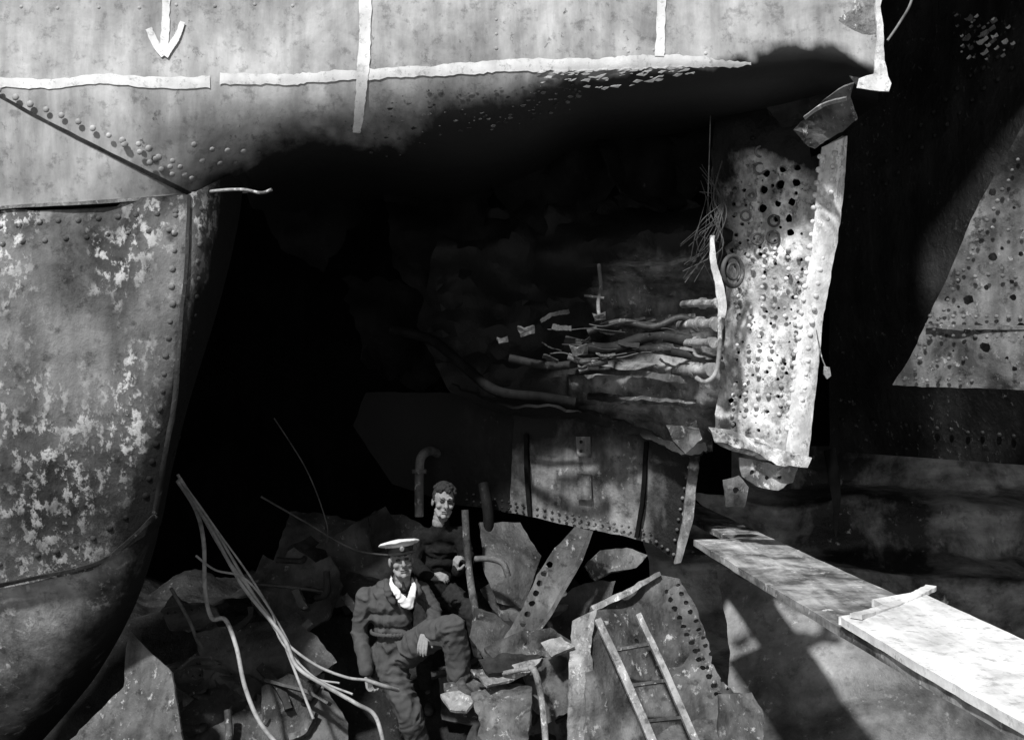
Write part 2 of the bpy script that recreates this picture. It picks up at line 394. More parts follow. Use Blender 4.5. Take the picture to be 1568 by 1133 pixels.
# far quarter of hull at the right
def jy(u,v): return 10.6-(u-1280)*.0055+max(0,v-450)*.0022+max(0,200-v)*.001
kids.append(surf('quarter_plating',lambda a,b:(1270+700*a,-300+interp([(0,990),(1,1040)],a)*b),jy,60,60,'blackhull',wobble(.05,1.2)))
kids.append(surf('quarter_bottom',lambda a,b:(1270+700*a,690+50*a-b*18,jy(1270+700*a,700)+b*2.6),jy,30,8,'blackhull'))
kids.append(rivets('quarter_plating_rivets',along([(1300,300),(1480,120),(1568,60)],26,0,3)+along([(1320,318),(1500,140),(1568,90)],26,0,3)+along([(1290,640),(1568,670)],24,0,3),lambda u,v:jy(u,v)-.03,.024,'blackhull'))
jh=[(1525,292,6),(1523,391,7),(1484,457,8),(1506,533,8),(1452,455,4),(1500,503,8),(1482,505,6),(1550,455,5),(1560,500,6)]
for i in range(60): 
    u=1390+R()*178; v=260+R()*325
    if u>1400+(590-v)*.52 and all((u-h[0])**2+(v-h[1])**2>300 for h in jh): jh.append((u,v,1.8+R()*3))
def jpy(u,v): return 8.4-(u-1370)*.0022-(590-v)*.0006
kids.append(plate('quarter_lit_plate',[(1369,588),(1395,545),(1418,495),(1450,425),(1480,355),(1505,305),(1530,262),(1548,228),(1575,180),(1650,60),(1760,60),(1760,600),(1568,597),(1450,592)],jpy,'jplate',11,jh,.03,.07,2.4,2,soot=lambda u,v:.24+.3*sst(330,240,v)))
kids.append(ribbon('quarter_seam',[(1418,497),(1500,500),(1600,500),(1700,500)],6,jpy,'jplate',.04,1,thick=.02))
kids.append(rivets('quarter_rivets',along([(1385,580),(1700,588)],17,0,3)+along([(1425,515),(1700,518)],17,0,3)+along([(1425,485),(1700,485)],17,0,3)+along([(1400,565),(1560,240)],17,0,3)+along([(1470,420),(1700,425)],22,0,6)+along([(1410,550),(1700,553)],22,0,6)+along([(1500,350),(1700,350)],22,0,6),lambda u,v:jpy(u,v)-.035,.015,'jplate'))
for i in range(44):
    u=1505+(R()-.5)*60+(R()-.5)*60; v=58+(R()-.5)*70; s=1.5+R()*5
    kids.append(plate('scale_patch.%03d'%i,[(u-s,v+(R()-.5)*s),(u,v-s*.8*R()),(u+s*.6,v-s),(u+s,v-s*.2),(u+s*.3,v+s*(.2+R()*.6)),(u-s*.4,v+s*.8)],lambda a,b:jy(a,b)-.09,'lite' if i%2 else 'peel2',20,thick=.01))
group('ship_hull',kids,(0,8,4))

# ------------------------------------------------------------------ RIVETED FRAME PLATE
def py_(u,v): return 7.95-(u-1100)*.0020+(v-450)*.0003
holes=[]
for (x,y) in ((1172,268),(1197,262),(1222,258),(1170,292),(1195,286),(1219,282),(1168,318),(1192,312),(1216,308),(1190,335),(1212,333),(1212,356)): holes.append((x+(R()-.5)*3,y+(R()-.5)*3,5.6+R()))
for i in range(120):
    v=270+R()*390; u=1125+R()*105
    if all((u-h[0])**2+(v-h[1])**2>110 for h in holes): holes.append((u,v,1.2+R()*2.4))
for i in range(12):
    hx,hy_=1122+(R()-.5)*14,(300,326,352,385,520,545,570,592,612,632,650,440)[i]
    if all((hx-h[0])**2+(hy_-h[1])**2>200 for h in holes): holes.append((hx,hy_,3.5+R()*2.5))
hk=[]
def pshade(u,v): return .75*sst(290,215,v+(1240-u)*.35)+.14*sst(430,340,v)+.34*sst(1160,1100,u)*sst(640,450,v)+.3*sst(600,690,v)*sst(1190,1110,u)+.12  # shadow at the top and left of the web, painted into its colour
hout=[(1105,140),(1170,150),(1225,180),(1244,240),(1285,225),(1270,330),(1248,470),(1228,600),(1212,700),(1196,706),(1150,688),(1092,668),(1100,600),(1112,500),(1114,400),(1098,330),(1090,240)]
hk.append(plate('web',hout,py_,'peel',8,holes,.035,.06,4,2,soot=pshade))  # soot mask carries the painted shadow here
def fy(u,v):
    uc=interp([(208,1270),(450,1245),(700,1208)],v); return 7.5+((u-uc)/28)**2*.06
hk.append(plate('flange',[(1258,226),(1294,207),(1288,300),(1276,380),(1258,480),(1246,590),(1233,700),(1200,705),(1212,600),(1228,480),(1243,380),(1250,300)],fy,'peel2',9,[],.05,.02,4,1.5,soot=lambda u,v:.1))
hk.append(rivets('flange_rivets',along([(1278,235),(1268,330),(1240,520),(1220,680)],20,0,2)+along([(1262,240),(1250,340),(1230,500),(1210,660)],20,6,2),lambda u,v:fy(u,v)-.02,.02,'peel2'))
rw=[p for x in (1128,1146,1164,1182,1200,1216) for p in along([(x+ (6 if x<1190 else 8),380),(x-8,670)],15,0,4) if R()<.7]+along([(1100,655),(1190,690)],14,0,2)+along([(1130,240),(1125,390)],18,0,6)+along([(1150,210),(1148,390)],18,0,6)
hk.append(rivets('web_rivets',rw,lambda u,v:py_(u,v)-.045,.017,'peel',.6,pshade))
hk.append(surf('flange_return',lambda a,b:(interp([(0,1294),(.5,1262),(1,1234)],b)+0*a,207+493*b,7.52+a*1.5),None,4,20,'oil'))
hk.append(plate('bottom_lip',[(1086,655),(1110,660),(1160,672),(1200,690),(1240,700),(1232,715),(1200,712),(1150,694),(1095,678)],const(7.42),'peel',8,[],.06,.06,6,4,soot=lambda u,v:.2+.2*sst(1180,1100,u)))
hk.append(plate('hanging_scrap',[(1130,700),(1160,705),(1222,715),(1215,738),(1192,750),(1160,744),(1135,728)],const(7.5),'lite',8,[(1150,722,4),(1175,730,4),(1195,730,4)],.03,.04,6,4))
hk.append(plate('curled_scrap',[(1020,650),(1070,655),(1075,672),(1050,694),(1035,680)],const(7.5),'mid',7,[],.02,.06,7,3))
for (x,y,r) in ((1165,232,9),(1163,258,9),(1150,298,8),(1142,330,8),(1185,338,9),(1184,363,10),(1160,366,9)):
    c=W(x,y,7.72)
    P=[c+Vector((math.cos(t*math.pi/6)*r*.0042,0,math.sin(t*math.pi/6)*r*.0042)) for t in range(13)]
    hk.append(tube('ring',P,.009,'mid',True,2))
c=W(1122,415,7.6)
for rr,tk in ((.105,.016),(.055,.012)):
    hk.append(tube('flange_ring',[c+Vector((math.cos(t*math.pi/10)*rr*.75,math.cos(t*math.pi/10)*rr*.5,math.sin(t*math.pi/10)*rr)) for t in range(21)],tk,'mid',True,2))
group('riveted_frame',hk,W(1200,450,7.6))

# plating, ribs and pipes behind the frame
pk=[]
def ty(u,v):
    y=8.25-(u-1000)*.0018
    y+= .16*math.sin((v-430)*.032)+ .10*sst(500,520,v)*sst(560,540,v)
    return y
def tfalloff(u,v):  # light falloff painted into the colour: darker leftwards, lit panels kept pale
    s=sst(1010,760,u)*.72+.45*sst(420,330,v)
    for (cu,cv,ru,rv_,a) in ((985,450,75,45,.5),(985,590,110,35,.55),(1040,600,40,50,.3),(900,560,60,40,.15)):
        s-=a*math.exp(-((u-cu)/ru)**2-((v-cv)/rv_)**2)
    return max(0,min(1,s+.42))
pk.append(plate('tank_side',[(700,300),(900,290),(1060,300),(1120,330),(1118,420),(1110,520),(1100,620),(1090,690),(1045,694),(1000,672),(930,652),(860,640),(760,628),(690,600),(640,500),(660,400)],ty,'tank',10,[],.02,.16,4,4,True,1,tfalloff))
pk.append(ribbon('tank_lip',[(690,590),(760,620),(850,628),(930,645),(1000,668),(1045,690),(1085,684)],[(0,8),(1,14)],lambda u,v:ty(u,v)-.12,'dark',0,8,6,.03,soot=lambda u,v:.7*sst(1020,850,u)))  # lip follows the painted falloff
for (y1,x0,y0b,w_) in ((396,935,404,5),(484,895,500,10),(582,870,566,9),(616,900,606,5)):
    pk.append(ribbon('rib',[(x0,y0b),((x0+1066)/2,(y1+y0b)/2+R()*8-4),(1066,y1)],w_,lambda u,v:ty(u,v)-.13,'mid',0,5,6,.04,soot=lambda u,v:.6*sst(1000,850,u)+.2))  # ribs darken leftwards with the painted falloff
for i,(yy,x0) in enumerate(((464,1066),(496,1062),(524,1056),(566,1054))):
    r=.028+.010*(i%2)
    pk.append(tube('stub_pipe',[(x0-20,yy+2,8.0),(x0,yy,7.8),(x0+36,yy,7.62)],r,'lite'))
    pk.append(tube('stub_collar',[(x0+8,yy,7.78),(x0+13,yy,7.75)],r*1.5,'lite'))
    pk.append(tube('stub_end',[(x0+31,yy,7.66),(x0+37,yy,7.6)],r*1.4,'lite'))
for i,(pp,r,m) in enumerate((([(865,522,7.95),(930,534,7.9),(1000,514,7.9),(1062,524,7.85)],.045,'dark'),
    ([(780,548,8.05),(850,560,8.0),(920,548,7.93),(985,534,7.9),(1060,544,7.85)],.032,'dark'),
    ([(900,508,7.92),(950,492,7.88),(1000,500,7.86),(1040,486,7.86),(1066,494,7.85)],.024,'midb'),
    ([(870,545,7.9),(905,556,7.88),(930,552,7.88)],.026,'mid'))):
    pk.append(tube('twisted_pipe.%d'%i,pp,r,m))
for i in range(14):
    u=800+R()*230; v=490+R()*60; a_=(R()-.5)*1.4; L=14+R()*30
    pk.append(ribbon('torn_strip.%02d'%i,[(u,v),(u+L*.4,v+L*.4*math.sin(a_)+R()*7-3),(u+L,v+L*.7*math.sin(a_))],2+R()*6,lin(7.88-R()*.04,u,v,(R()-.5)*.004,(R()-.5)*.01),random.choice(['dark','dark','midb','mid']),0,3,4,.012))
for i in range(6):
    u=820+R()*200; v=490+R()*60
    pk.append(tube('wire.%02d'%i,[(u,v,7.88),(u+20+R()*20,v+R()*14-7,7.84),(u+50+R()*40,v+R()*20-10,7.84),(u+80+R()*60,v+R()*16-8,7.88)],.002+.004*R(),'cabled'))
pk.append(tube('long_pipe',[(600,505,9.0),(660,520,8.8),(710,560,8.5),(760,598,8.2),(830,608,8.0),(880,616,8.0)],.040,'dark2'))
pk.append(tube('upper_bracket',[(917,405,8.1),(920,440,8.0),(916,462,7.95),(918,490,7.95)],.014,'lite'))
pk.append(tube('upper_bracket_arm',[(895,452,7.98),(925,456,7.95)],.010,'lite'))
for (u,v,s) in ((805,507,13),(885,535,14),(918,484,10),(893,562,9),(1060,650,10),(770,520,9)):
    pk.append(plate('bracket_scrap',[(u-s,v-s*.5),(u-s*.2,v-s*.2),(u+s*.9,v-s*.7),(u+s,v+s*.3),(u+s*.2,v+s*.5),(u-s*.6,v+s*.7)],const(7.83),'mid',5,[],.02,.06,9,2,False))
for i in range(22):
    u=1070+R()*40; v=240+R()*60
    pk.append(tube('loose_wire.%03d'%i,[(u,v,7.7),(1080+R()*34,300+R()*40,7.6),(1064+R()*45,340+R()*50,7.6),(1040+R()*66,370+R()*70,7.7)],.0015+.003*R()**2,'cabled'))
pk.append(tube('hanging_wire',[(1088,170,7.6),(1086,240,7.6),(1084,300,7.6)],.004,'mid'))
group('pipework',pk,W(1000,520,8.2))
sk=[ribbon('strap_upper',[(1090,360),(1092,400),(1100,430),(1106,470),(1104,485)],[(0,6),(.3,9),(.7,14),(1,11)],lin(7.45,1100,400,0,.0005),'peel2',0,2,thick=.015),
    tube('strap_lower',[(1102,482,7.5),(1102,530,7.5),(1096,570,7.5),(1080,584,7.5),(1066,578,7.55)],.016,'lite')]
group('hanging_strap',sk,W(1100,450,7.45))
group('dangling_hook',[tube('cord',[(1250,505,7.45),(1258,545,7.4),(1266,565,7.4)],.004,'lite'),
    plate('hook_plate',[(1262,560),(1270,562),(1272,575),(1266,580),(1261,572)],const(7.4),'lite',5,[],.02)],W(1262,560,7.4))

# ------------------------------------------------------------------ transverse bulkhead lower
bk=[]
def bky(u,v): return 8.9-(u-800)*.0018
bk.append(plate('bulkhead_plate',[(790,600),(1000,640),(1068,690),(1060,740),(1048,810),(1035,858),(1000,832),(950,818),(880,806),(812,790),(780,784)],bky,'tank',11,[],.02,.03,3,1.5,soot=lambda u,v:.20+.2*sst(860,780,u)+.35*sst(710,660,v)+.4*sst(985,1005,u)-.2*math.exp(-((u-950)/60)**2-((v-780)/40)**2)))  # darker at the top and sides, paler patch low in the middle
bk.append(plate('bulkhead_plate_far',[(560,600),(700,600),(800,610),(803,790),(760,780),(700,772),(600,740),(540,650)],lambda u,v:bky(u,v)+.05,'dark',14,[],.02,.04,3,1.5,soot=lambda u,v:.5+.35*sst(740,620,u)))  # darker towards the left
bk.append(plate('edge_stiffener',[(1058,690),(1072,692),(1062,790),(1042,860),(1032,862),(1046,790)],lambda u,v:8.35,'lite',8,[],.03,.02,4,1,soot=lambda u,v:.5*sst(800,700,v)))
bk.append(ribbon('vertical_stiffener',[(990,676),(985,760),(975,822)],6,lambda u,v:bky(u,v)-.04,'dark2',0,1,thick=.05))
bk.append(ribbon('vertical_stiffener_b',[(806,664),(808,730),(812,790)],6,lambda u,v:bky(u,v)-.04,'dark2',0,1,thick=.05))
bk.append(plate('port_panel',[(884,724),(905,726),(907,765),(884,764)],lambda u,v:bky(u,v)-.04,'tank',8,[],.02))
bk.append(plate('notice_plate',[(882,668),(904,668),(905,700),(884,698)],lambda u,v:bky(u,v)-.04,'mid',6,[(890,676,3),(890,690,3)],.01))
bk.append(rivets('bulkhead_rivets',along([(715,765),(815,786),(900,802),(1000,826),(1034,850)],11,0,1)+along([(715,755),(815,776),(900,792),(1000,815)],11,0,1)+along([(1058,700),(1030,840)],16,0,2),lambda u,v:bky(u,v)-.04,.013,'tank',.55,lambda u,v:.35+.3*sst(850,760,u)))
group('bulkhead',bk,W(930,740,8.8))

# ------------------------------------------------------------------ wreckage heap
def hz(x,y):
    prof=interp([(5.0,.0),(6.8,.2),(7.6,.6),(8.2,1.1),(8.7,1.65),(9.2,2.0),(10.5,1.9),(12.5,1.6)],y)
    px=interp([(-7,1.0),(-1.3,1.0),(-.6,.93),(.6,.95),(1.4,.7),(2.3,.1),(4,.02)],x)
    q=Vector((x,y,0)); rr=abs(noise.noise(q*1.1+Vector((3,0,0))))
    return prof*px+(.4*rr-.1+noise.noise(q*.9)*.2)*min(1,prof)+noise.noise(q*9)*.03+noise.noise(q*20)*.02
vs=[];fs=[];nx,ny=280,180
for j in range(ny+1):
    for i in range(nx+1):
        x=-6+10*i/nx; y=5+7.8*j/ny; vs.append((x,y,hz(x,y)))
for j in range(ny):
    for i in range(nx):
        a=j*(nx+1)+i; fs.append((a,a+1,a+nx+2,a+nx+1))
heap=mesh('wreckage_heap',vs,fs,'heap',True)
tk=[]
def hyy(v): return interp([(820,9.05),(900,8.75),(1000,8.35),(1133,7.95),(1200,7.8)],v)
def blocked(u,v): return (u>600 and v<905) or (u<330 and v<930) or (500<u<740 and v>930)
for i in range(78):
    u=285+R()*600; v=838+R()**.8*300
    if blocked(u,v): continue
    L=34+R()**1.5*80; wd=L*(.25+R()*.5); a_=(R()-.5)*2.4; y0_=hyy(v)-.05-R()*.3
    ca,sa=math.cos(a_),math.sin(a_)
    k=R()
    P=[(-L,-wd),(-L*.5,-wd*1.12),(0,-wd*1.1),(L*.5,-wd*(.9+.3*R())),(L*(.75+.25*R()),-wd*.5),(L,wd*(.1+.6*R())),(L*.3,wd*(.6+.4*R())),(-L*.3,wd*(.8+.3*R())),(-L*(.8+.2*R()),wd*.7)]
    P=[(u+x*ca-y*sa,v+(x*sa+y*ca)*.8) for x,y in P]
    if any(530<p[0]<730 and p[1]>830 for p in P): y0_+=.4
    hs=[]
    if k<.35:
        for t in range(int(L/7)):
            x=-L*.8+t*12; y=-wd*.7; hs.append((u+x*ca-y*sa,v+(x*sa+y*ca)*.8,2.2))
    # rolled sheet: curvature across the plate
    cur=(R()-.5)*.5
    def yf(a,b,u=u,v=v,ca=ca,sa=sa,wd=wd,L=L,y0_=y0_,cur=cur,k=k):
        x=(a-u)*ca+(b-v)/.8*sa; y=-(a-u)*sa+(b-v)/.8*ca
        return y0_+cur*((y/wd)**2)*.45+(k-.5)*.2*(x/L)**2-.002*(b-v)
    tk.append(plate('torn_plate.%03d'%i,P,yf,random.choice(['midb','midb','mid','dark','dark']),8,hs,.02,.10,2.0,3,True,i+20))
for i in range(40):
    u=290+R()*600; v=850+R()*290
    if blocked(u,v): continue
    L=30+R()*90; a_=R()*3.14; y0_=hyy(v)-.25-R()*.15
    dx,dv=L*math.cos(a_),L*math.sin(a_)*.7
    if i%3: tk.append(ribbon('angle_bar.%03d'%i,[(u,v),(u+dx*.5+R()*16,v+dv*.4+R()*16),(u+dx,v+dv)],4+R()*9,lin(y0_,u,v,(R()-.5)*.004,-.003),random.choice(['mid','midb','dark','dark']),0,2,7,.05))
    else: tk.append(tube('broken_pipe.%03d'%i,[(u,v,y0_),(u+dx*.5+R()*16,v+dv*.4+R()*16,y0_-.1),(u+dx,v+dv,y0_-.05)],.010+R()*.018,random.choice(['mid','midb','dark'])))
group('torn_steel_debris',tk,W(560,1000,8.2))
crump=plate
crump('bent_plate',[(190,1050),(196,1000),(203,962),(228,992),(262,1030),(272,1080),(280,1133),(275,1230),(60,1230),(90,1150),(150,1090)],lin(7.3,200,1050,-.001,-.002),'mid',sp=9,thick=.02,crumple=.10,cs=1.6,ragged=2)
crump('bent_plate',[(275,1015),(320,985),(346,955),(372,985),(415,1010),(440,1090),(420,1210),(270,1210)],lin(7.9,340,1050,.001,-.003),'mid',sp=9,thick=.02,crumple=.2,cs=2,ragged=3,seed=2,soot=lambda u,v:.15+.2*sst(1000,1120,v))
crump('bent_plate',[(385,900),(400,850),(425,862),(450,838),(480,862),(505,850),(525,895),(500,950),(440,985),(400,940)],lin(8.5,430,900,0,-.003),'midb',sp=9,thick=.02,crumple=.16,cs=2.6,ragged=4,seed=3,holes=[(468,912,15)])
crump('bent_plate',[(400,1050),(440,1030),(500,1060),(530,1110),(540,1230),(400,1230)],lin(7.8,480,1100,0,-.002),'midb',sp=9,thick=.02,crumple=.16,cs=2,ragged=3,seed=4)
crump('bent_plate',[(720,1026),(760,1024),(806,1012),(830,1008),(812,1028),(790,1042),(745,1050)],lin(7.45,740,1040,0,-.004),'lite',sp=7,thick=.02,crumple=.12,cs=5,ragged=3,seed=5)
crump('bent_plate',[(675,1066),(705,1058),(728,1072),(715,1090),(690,1088)],lin(7.4,700,1075,0,-.004),'lite',sp=7,thick=.02,crumple=.08,cs=5,ragged=3,seed=15)
crump('bent_plate',[(722,1060),(770,1048),(815,1052),(812,1090),(800,1200),(700,1200),(735,1110)],lin(7.4,740,1080,0,-.004),'mid',sp=7,thick=.02,crumple=.14,cs=4,ragged=3,seed=6)
crump('bent_plate',[(745,992),(790,968),(840,960),(880,985),(845,1008),(800,1012),(760,1010)],lin(7.75,800,990,0,-.004),'mid',sp=7,thick=.03,crumple=.14,cs=4,ragged=3,seed=7)
crump('bent_plate',[(830,985),(860,975),(880,990),(845,1008)],lin(7.5,800,990,0,-.004),'lite',sp=7,thick=.02,crumple=.08,cs=4,ragged=3,seed=7)
crump('bent_plate',[(880,950),(915,930),(905,1000),(915,1060),(900,1200),(868,1200),(872,1030)],lin(7.45,890,1050,0,-.001),'lite',sp=8,thick=.02,crumple=.10,cs=3,ragged=3,seed=8)
crump('bent_plate',[(895,866),(920,842),(960,838),(990,850),(975,868),(930,880),(912,890)],lin(8.3,940,860,0,-.003),'mid',sp=8,thick=.02,crumple=.1,cs=4,ragged=3,seed=9)
crump('bent_plate',[(735,800),(800,800),(830,850),(800,930),(760,920),(740,870)],lin(8.7,780,860,0,-.002),'midb',sp=9,thick=.02,crumple=.16,cs=2,ragged=3,seed=10)
crump('bent_plate',[(565,790),(590,775),(605,800),(600,840),(570,845)],const(8.9),'dark',sp=8,thick=.02,crumple=.08,cs=5,ragged=3,seed=11)
crump('bent_plate',[(680,1046),(720,1040),(745,1052),(740,1075),(700,1068),(680,1060)],lin(7.62,705,1055,0,-.006),'mid',sp=7,thick=.04,crumple=.06,cs=5,ragged=3,seed=16)
# larger rolled sheets and frames between the officer and the hull fragment
crump('bent_plate',[(728,930),(760,940),(790,965),(780,1000),(745,1010),(722,975)],lambda u,v:7.95-.0025*(v-960)+.00006*(u-755)**2,'midb',sp=7,thick=.03,crumple=.12,cs=3,ragged=3,seed=31)
crump('bent_plate',[(800,1015),(860,1000),(885,1020),(870,1090),(840,1110),(815,1080)],lambda u,v:7.6-.002*(v-1040)+.00008*(u-845)**2,'mid',sp=7,thick=.03,crumple=.12,cs=3,ragged=3,seed=32)
crump('bent_plate',[(735,1010),(770,1000),(830,1005),(800,1025),(750,1032)],lin(7.65,780,1010,0,-.006),'dark',sp=7,thick=.03,crumple=.10,cs=4,ragged=3,seed=33)
def gy(u,v): return 8.0+(v-900)*-.001
group('perforated_girder',[plate('girder_web',[(905,812),(880,806),(850,838),(822,880),(800,930),(770,978),(800,988),(836,950),(868,895),(890,860)],gy,'mid',9,[(833,878,5),(826,893,5),(820,908,5),(814,924,5),(807,940,5),(800,955,5),(842,864,5)],.02,.05,3,2),
  ribbon('girder_flange',[(905,812),(888,858),(866,897),(834,952),(800,988)],6,lambda u,v:gy(u,v)-.05,'mid',0,1,thick=.06)],W(840,900,8))
def wy(u,v): return 7.75-(v-950)*.0022+(u-980)*.0006
wh=[]
for i in range(13):
    t=i/12; wh.append((1020+t*78+R()*3,905+t*158,4.2)); wh.append((1036+t*76+R()*3,896+t*158,3.4))
wk=[plate('fragment_plate',[(905,930),(960,908),(1008,880),(1040,885),(1062,925),(1080,975),(1098,1030),(1125,1062),(1152,1068),(1166,1100),(1160,1200),(890,1200),(898,1040)],wy,'mid',9,wh,.03,.14,2.4,4),
    plate('fragment_edge',[(1098,1062),(1150,1060),(1168,1095),(1162,1200),(1100,1200)],lambda u,v:wy(u,v)-.15,'mid',9,[],.02,.09,3,4),
    plate('fragment_top_roll',[(905,928),(960,900),(1010,876),(1012,882),(960,911),(908,938)],lambda u,v:wy(u,v)-.06,'lite',8,[],.03,.04,5,2)]
wk.append(rivets('fragment_rivets',along([(1030,890),(1112,1055)],15,10,2)+along([(930,985),(1010,960)],22),lambda u,v:wy(u,v)-.02,.014,'mid'))
group('hull_fragment',wk,W(1010,1030,7.6))
def lw(u,v): return 7.45-(v-950)*.0024
lk=[ribbon('rail_left',[(915,948),(958,1040),(1012,1165)],[(0,10),(1,13)],lw,'lite',0,1,thick=.04),ribbon('rail_right',[(977,940),(1020,1032),(1078,1165)],[(0,8),(1,11)],lw,'lite',0,1,thick=.04)]
for t in (.22,.47,.72,.95):
    a=Vector((915,948)).lerp(Vector((1012,1165)),t); b=Vector((977,940)).lerp(Vector((1078,1165)),t-.02)
    lk.append(ribbon('rung',[(a.x,a.y),((a.x+b.x)/2,(a.y+b.y)/2),(b.x,b.y)],5,lambda u,v:lw(u,v)+.03,'mid',0,.5,thick=.025))
group('steel_ladder',lk,W(980,1030,7.5))
group('vertical_pipe',[tube('pipe',[(642,790,9.0),(642,730,9.0),(645,700,9.0),(660,690,9.1),(680,700,9.3)],.038,'mid'),tube('collar',[(642,718,9.0),(642,724,9.0)],.06,'mid')],W(642,740,9))
group('vent_pipe',[tube('pipe',[(712,780,8.35),(716,850,8.3),(722,900,8.2),(730,945,8.1)],.028,'mid')],W(716,850,8.3))
group('bent_pipe',[tube('pipe',[(728,855,8.2),(750,855,8.15),(770,862,8.1),(778,882,8.1)],.023,'mid')],W(750,860,8.2))
group('bent_pipe',[tube('pipe',[(812,1020,7.4),(822,1035,7.35),(832,1090,7.3),(838,1180,7.2)],.022,'lite'),tube('elbow',[(770,1030,7.5),(800,1024,7.45),(820,1022,7.4)],.016,'lite')],W(825,1060,7.4))
group('bent_pipe',[tube('pipe',[(745,835,8.8),(748,790,8.8),(740,740,8.9)],.045,'dark2')],W(745,800,8.8))

ck=[]
def cab(pts,r,m='cable'): ck.append(tube('cable.%03d'%len(ck),pts,r,m,k=10))
cab([(272,726,7.5),(310,790,7.6),(345,850,7.7),(385,905,7.7),(410,945,7.7),(440,985,7.6),(485,1018,7.55),(530,1036,7.5),(560,1040,7.5)],.010)
cab([(280,740,7.5),(320,795,7.6),(360,862,7.7),(395,920,7.7),(425,960,7.7),(445,1010,7.55),(480,1100,7.3)],.010)
cab([(275,732,7.5),(318,800,7.6),(352,862,7.7),(378,905,7.7),(432,972,7.6),(455,1020,7.5),(500,1050,7.4),(545,1076,7.3),(575,1096,7.3),(590,1150,7.2)],.014)
cab([(272,735,7.5),(300,780,7.6),(312,830,7.7),(314,900,7.7),(324,945,7.6),(345,948,7.5),(362,990,7.4),(375,1050,7.3),(398,1105,7.2),(435,1150,7.1)],.015)
cab([(300,850,7.7),(330,872,7.7),(375,885,7.7),(415,935,7.7),(430,980,7.6),(480,1035,7.5),(540,1062,7.4)],.008)
cab([(285,745,7.5),(335,815,7.6),(385,885,7.7),(430,960,7.7),(470,1030,7.6),(520,1045,7.5)],.007)
cab([(262,900,7.3),(290,950,7.4),(300,975,7.4),(310,990,7.5)],.012,'cabled')
cab([(400,760,8.8),(470,800,8.7),(540,840,8.6),(600,850,8.6)],.008,'cabled')
cab([(420,640,9),(470,720,8.8),(500,800,8.7),(500,830,8.6)],.005,'cabled')
cab([(560,1040,7.5),(590,1050,7.5),(610,1056,7.6)],.014)
group('cable_bundle',ck,W(400,920,7.7))

# ------------------------------------------------------------------ gangplank
def board(name,p0,p1,w,t,z0,z1,mat,offx=0,dirt=0,skew=0):
    a=Vector((p0[0],p0[1],z0)); b=Vector((p1[0],p1[1],z1)); d=(b-a).normalized(); s=Vector((d.y,-d.x,0)).normalized()
    up_=Vector((0,0,1)); vs=[];fs=[];so=[];N=40
    for i in range(N+1):
        c=a.lerp(b,i/N)+s*offx+up_*(-.02*math.sin(math.pi*i/N)); j=(R()-.5)*.008
        if i==0: c0=skew
        else: c0=0
        for (k,h) in ((-1,0),(-1,-1),(1,-1),(1,0)):
            vs.append(c+s*(k*w/2+j)+up_*(h*t)+Vector((0,-k*c0,0))); so.append(dirt)
    for i in range(N):
        for k in range(4): fs.append((i*4+k,i*4+(k+1)%4,(i+1)*4+(k+1)%4,(i+1)*4+k))
    fs.append((0,1,2,3)); fs.append((N*4+3,N*4+2,N*4+1,N*4))
    return mesh(name,vs,fs,mat,False,so)
ZP=CZ-1.23
cx=lambda y:1.96-.106*(y-4.87)
gk=[board('far_board_left',(cx(8.0),8.0),(cx(2.4),2.4),.31,.045,ZP,ZP,'wood2',.16,.10),
    board('far_board_right',(cx(10.5),10.5),(cx(2.4),2.4),.31,.045,ZP,ZP-.004,'wood2',-.16,.22)]
gk.append(board('near_board_left',(cx(5.42),5.42),(cx(2.3),2.3),.325,.04,ZP+.042,ZP+.042,'wood',.166,.10,.09))
gk.append(board('near_board_right',(cx(5.78),5.78),(cx(2.3),2.3),.325,.04,ZP+.042,ZP+.040,'wood',-.166,.16,.09))
gk.append(board('cross_cleat',(1.64,5.24),(2.27,5.94),.06,.022,ZP+.066,ZP+.066,'wood'))
group('gangplank',gk,(1.7,6,ZP))

# ------------------------------------------------------------------ dock
vs=[(-150,-60,0),(150,-60,0),(150,250,0),(-150,250,0)]
mesh('dock_floor',vs,[(0,1,2,3)],'floor')
def dwall():
    prof=[(14.6,6.5),(14.6,3.3),(14.0,3.2),(13.9,2.6),(13.0,2.45),(12.9,1.95),(12.0,1.8),(11.9,1.2),(11.1,1.0),(11.0,.4),(10.3,.25),(10.2,-.1)]
    P=[]
    for a,b in zip(prof,prof[1:]):
        for k in range(10): P.append((a[0]+(b[0]-a[0])*k/10,a[1]+(b[1]-a[1])*k/10))
    P.append(prof[-1]); vs=[];fs=[];nx=220
    for i in range(nx+1):
        x=1.5+20*i/nx
        for (y,z) in P:
            q=Vector((x*.8,y*1.3,z*1.3)); d=noise.noise(q)*.28+noise.noise(q*2.7)*.08+noise.noise(q*7)*.02
            vs.append((x,y+d+ (x-1.5)*-.08,z+d*.6+(x-5)*-.03))
    n=len(P)
    for i in range(nx):
        for k in range(n-1): fs.append((i*n+k,(i+1)*n+k,(i+1)*n+k+1,i*n+k+1))
    return mesh('dry_dock_wall',vs,fs,'concrete')
dwall()
def by(u,v): return 9.0-(v-900)*.0042-(u-1300)*.0010+.0000025*(u-1300)**2
plate('fallen_hull_plate',[(1098,870),(1180,905),(1290,940),(1420,965),(1540,1010),(1660,1050),(1760,1260),(1110,1260),(1120,1000)],by,'lowplate',14,[],.03,.16,.9,3,soot=lambda u,v:.24+.12*sst(1040,1133,v)-.1*math.exp(-((u-1250)/60)**2-((v-990)/35)**2))  # one paler spot, darker towards the bottom
group('hanging_canvas_strip',[plate('strip',[(1262,690),(1280,685),(1286,740),(1284,800),(1278,832),(1276,780),(1268,740)],const(8.0),'oil',8,[],.01,.03,5,2)],W(1276,760,8))
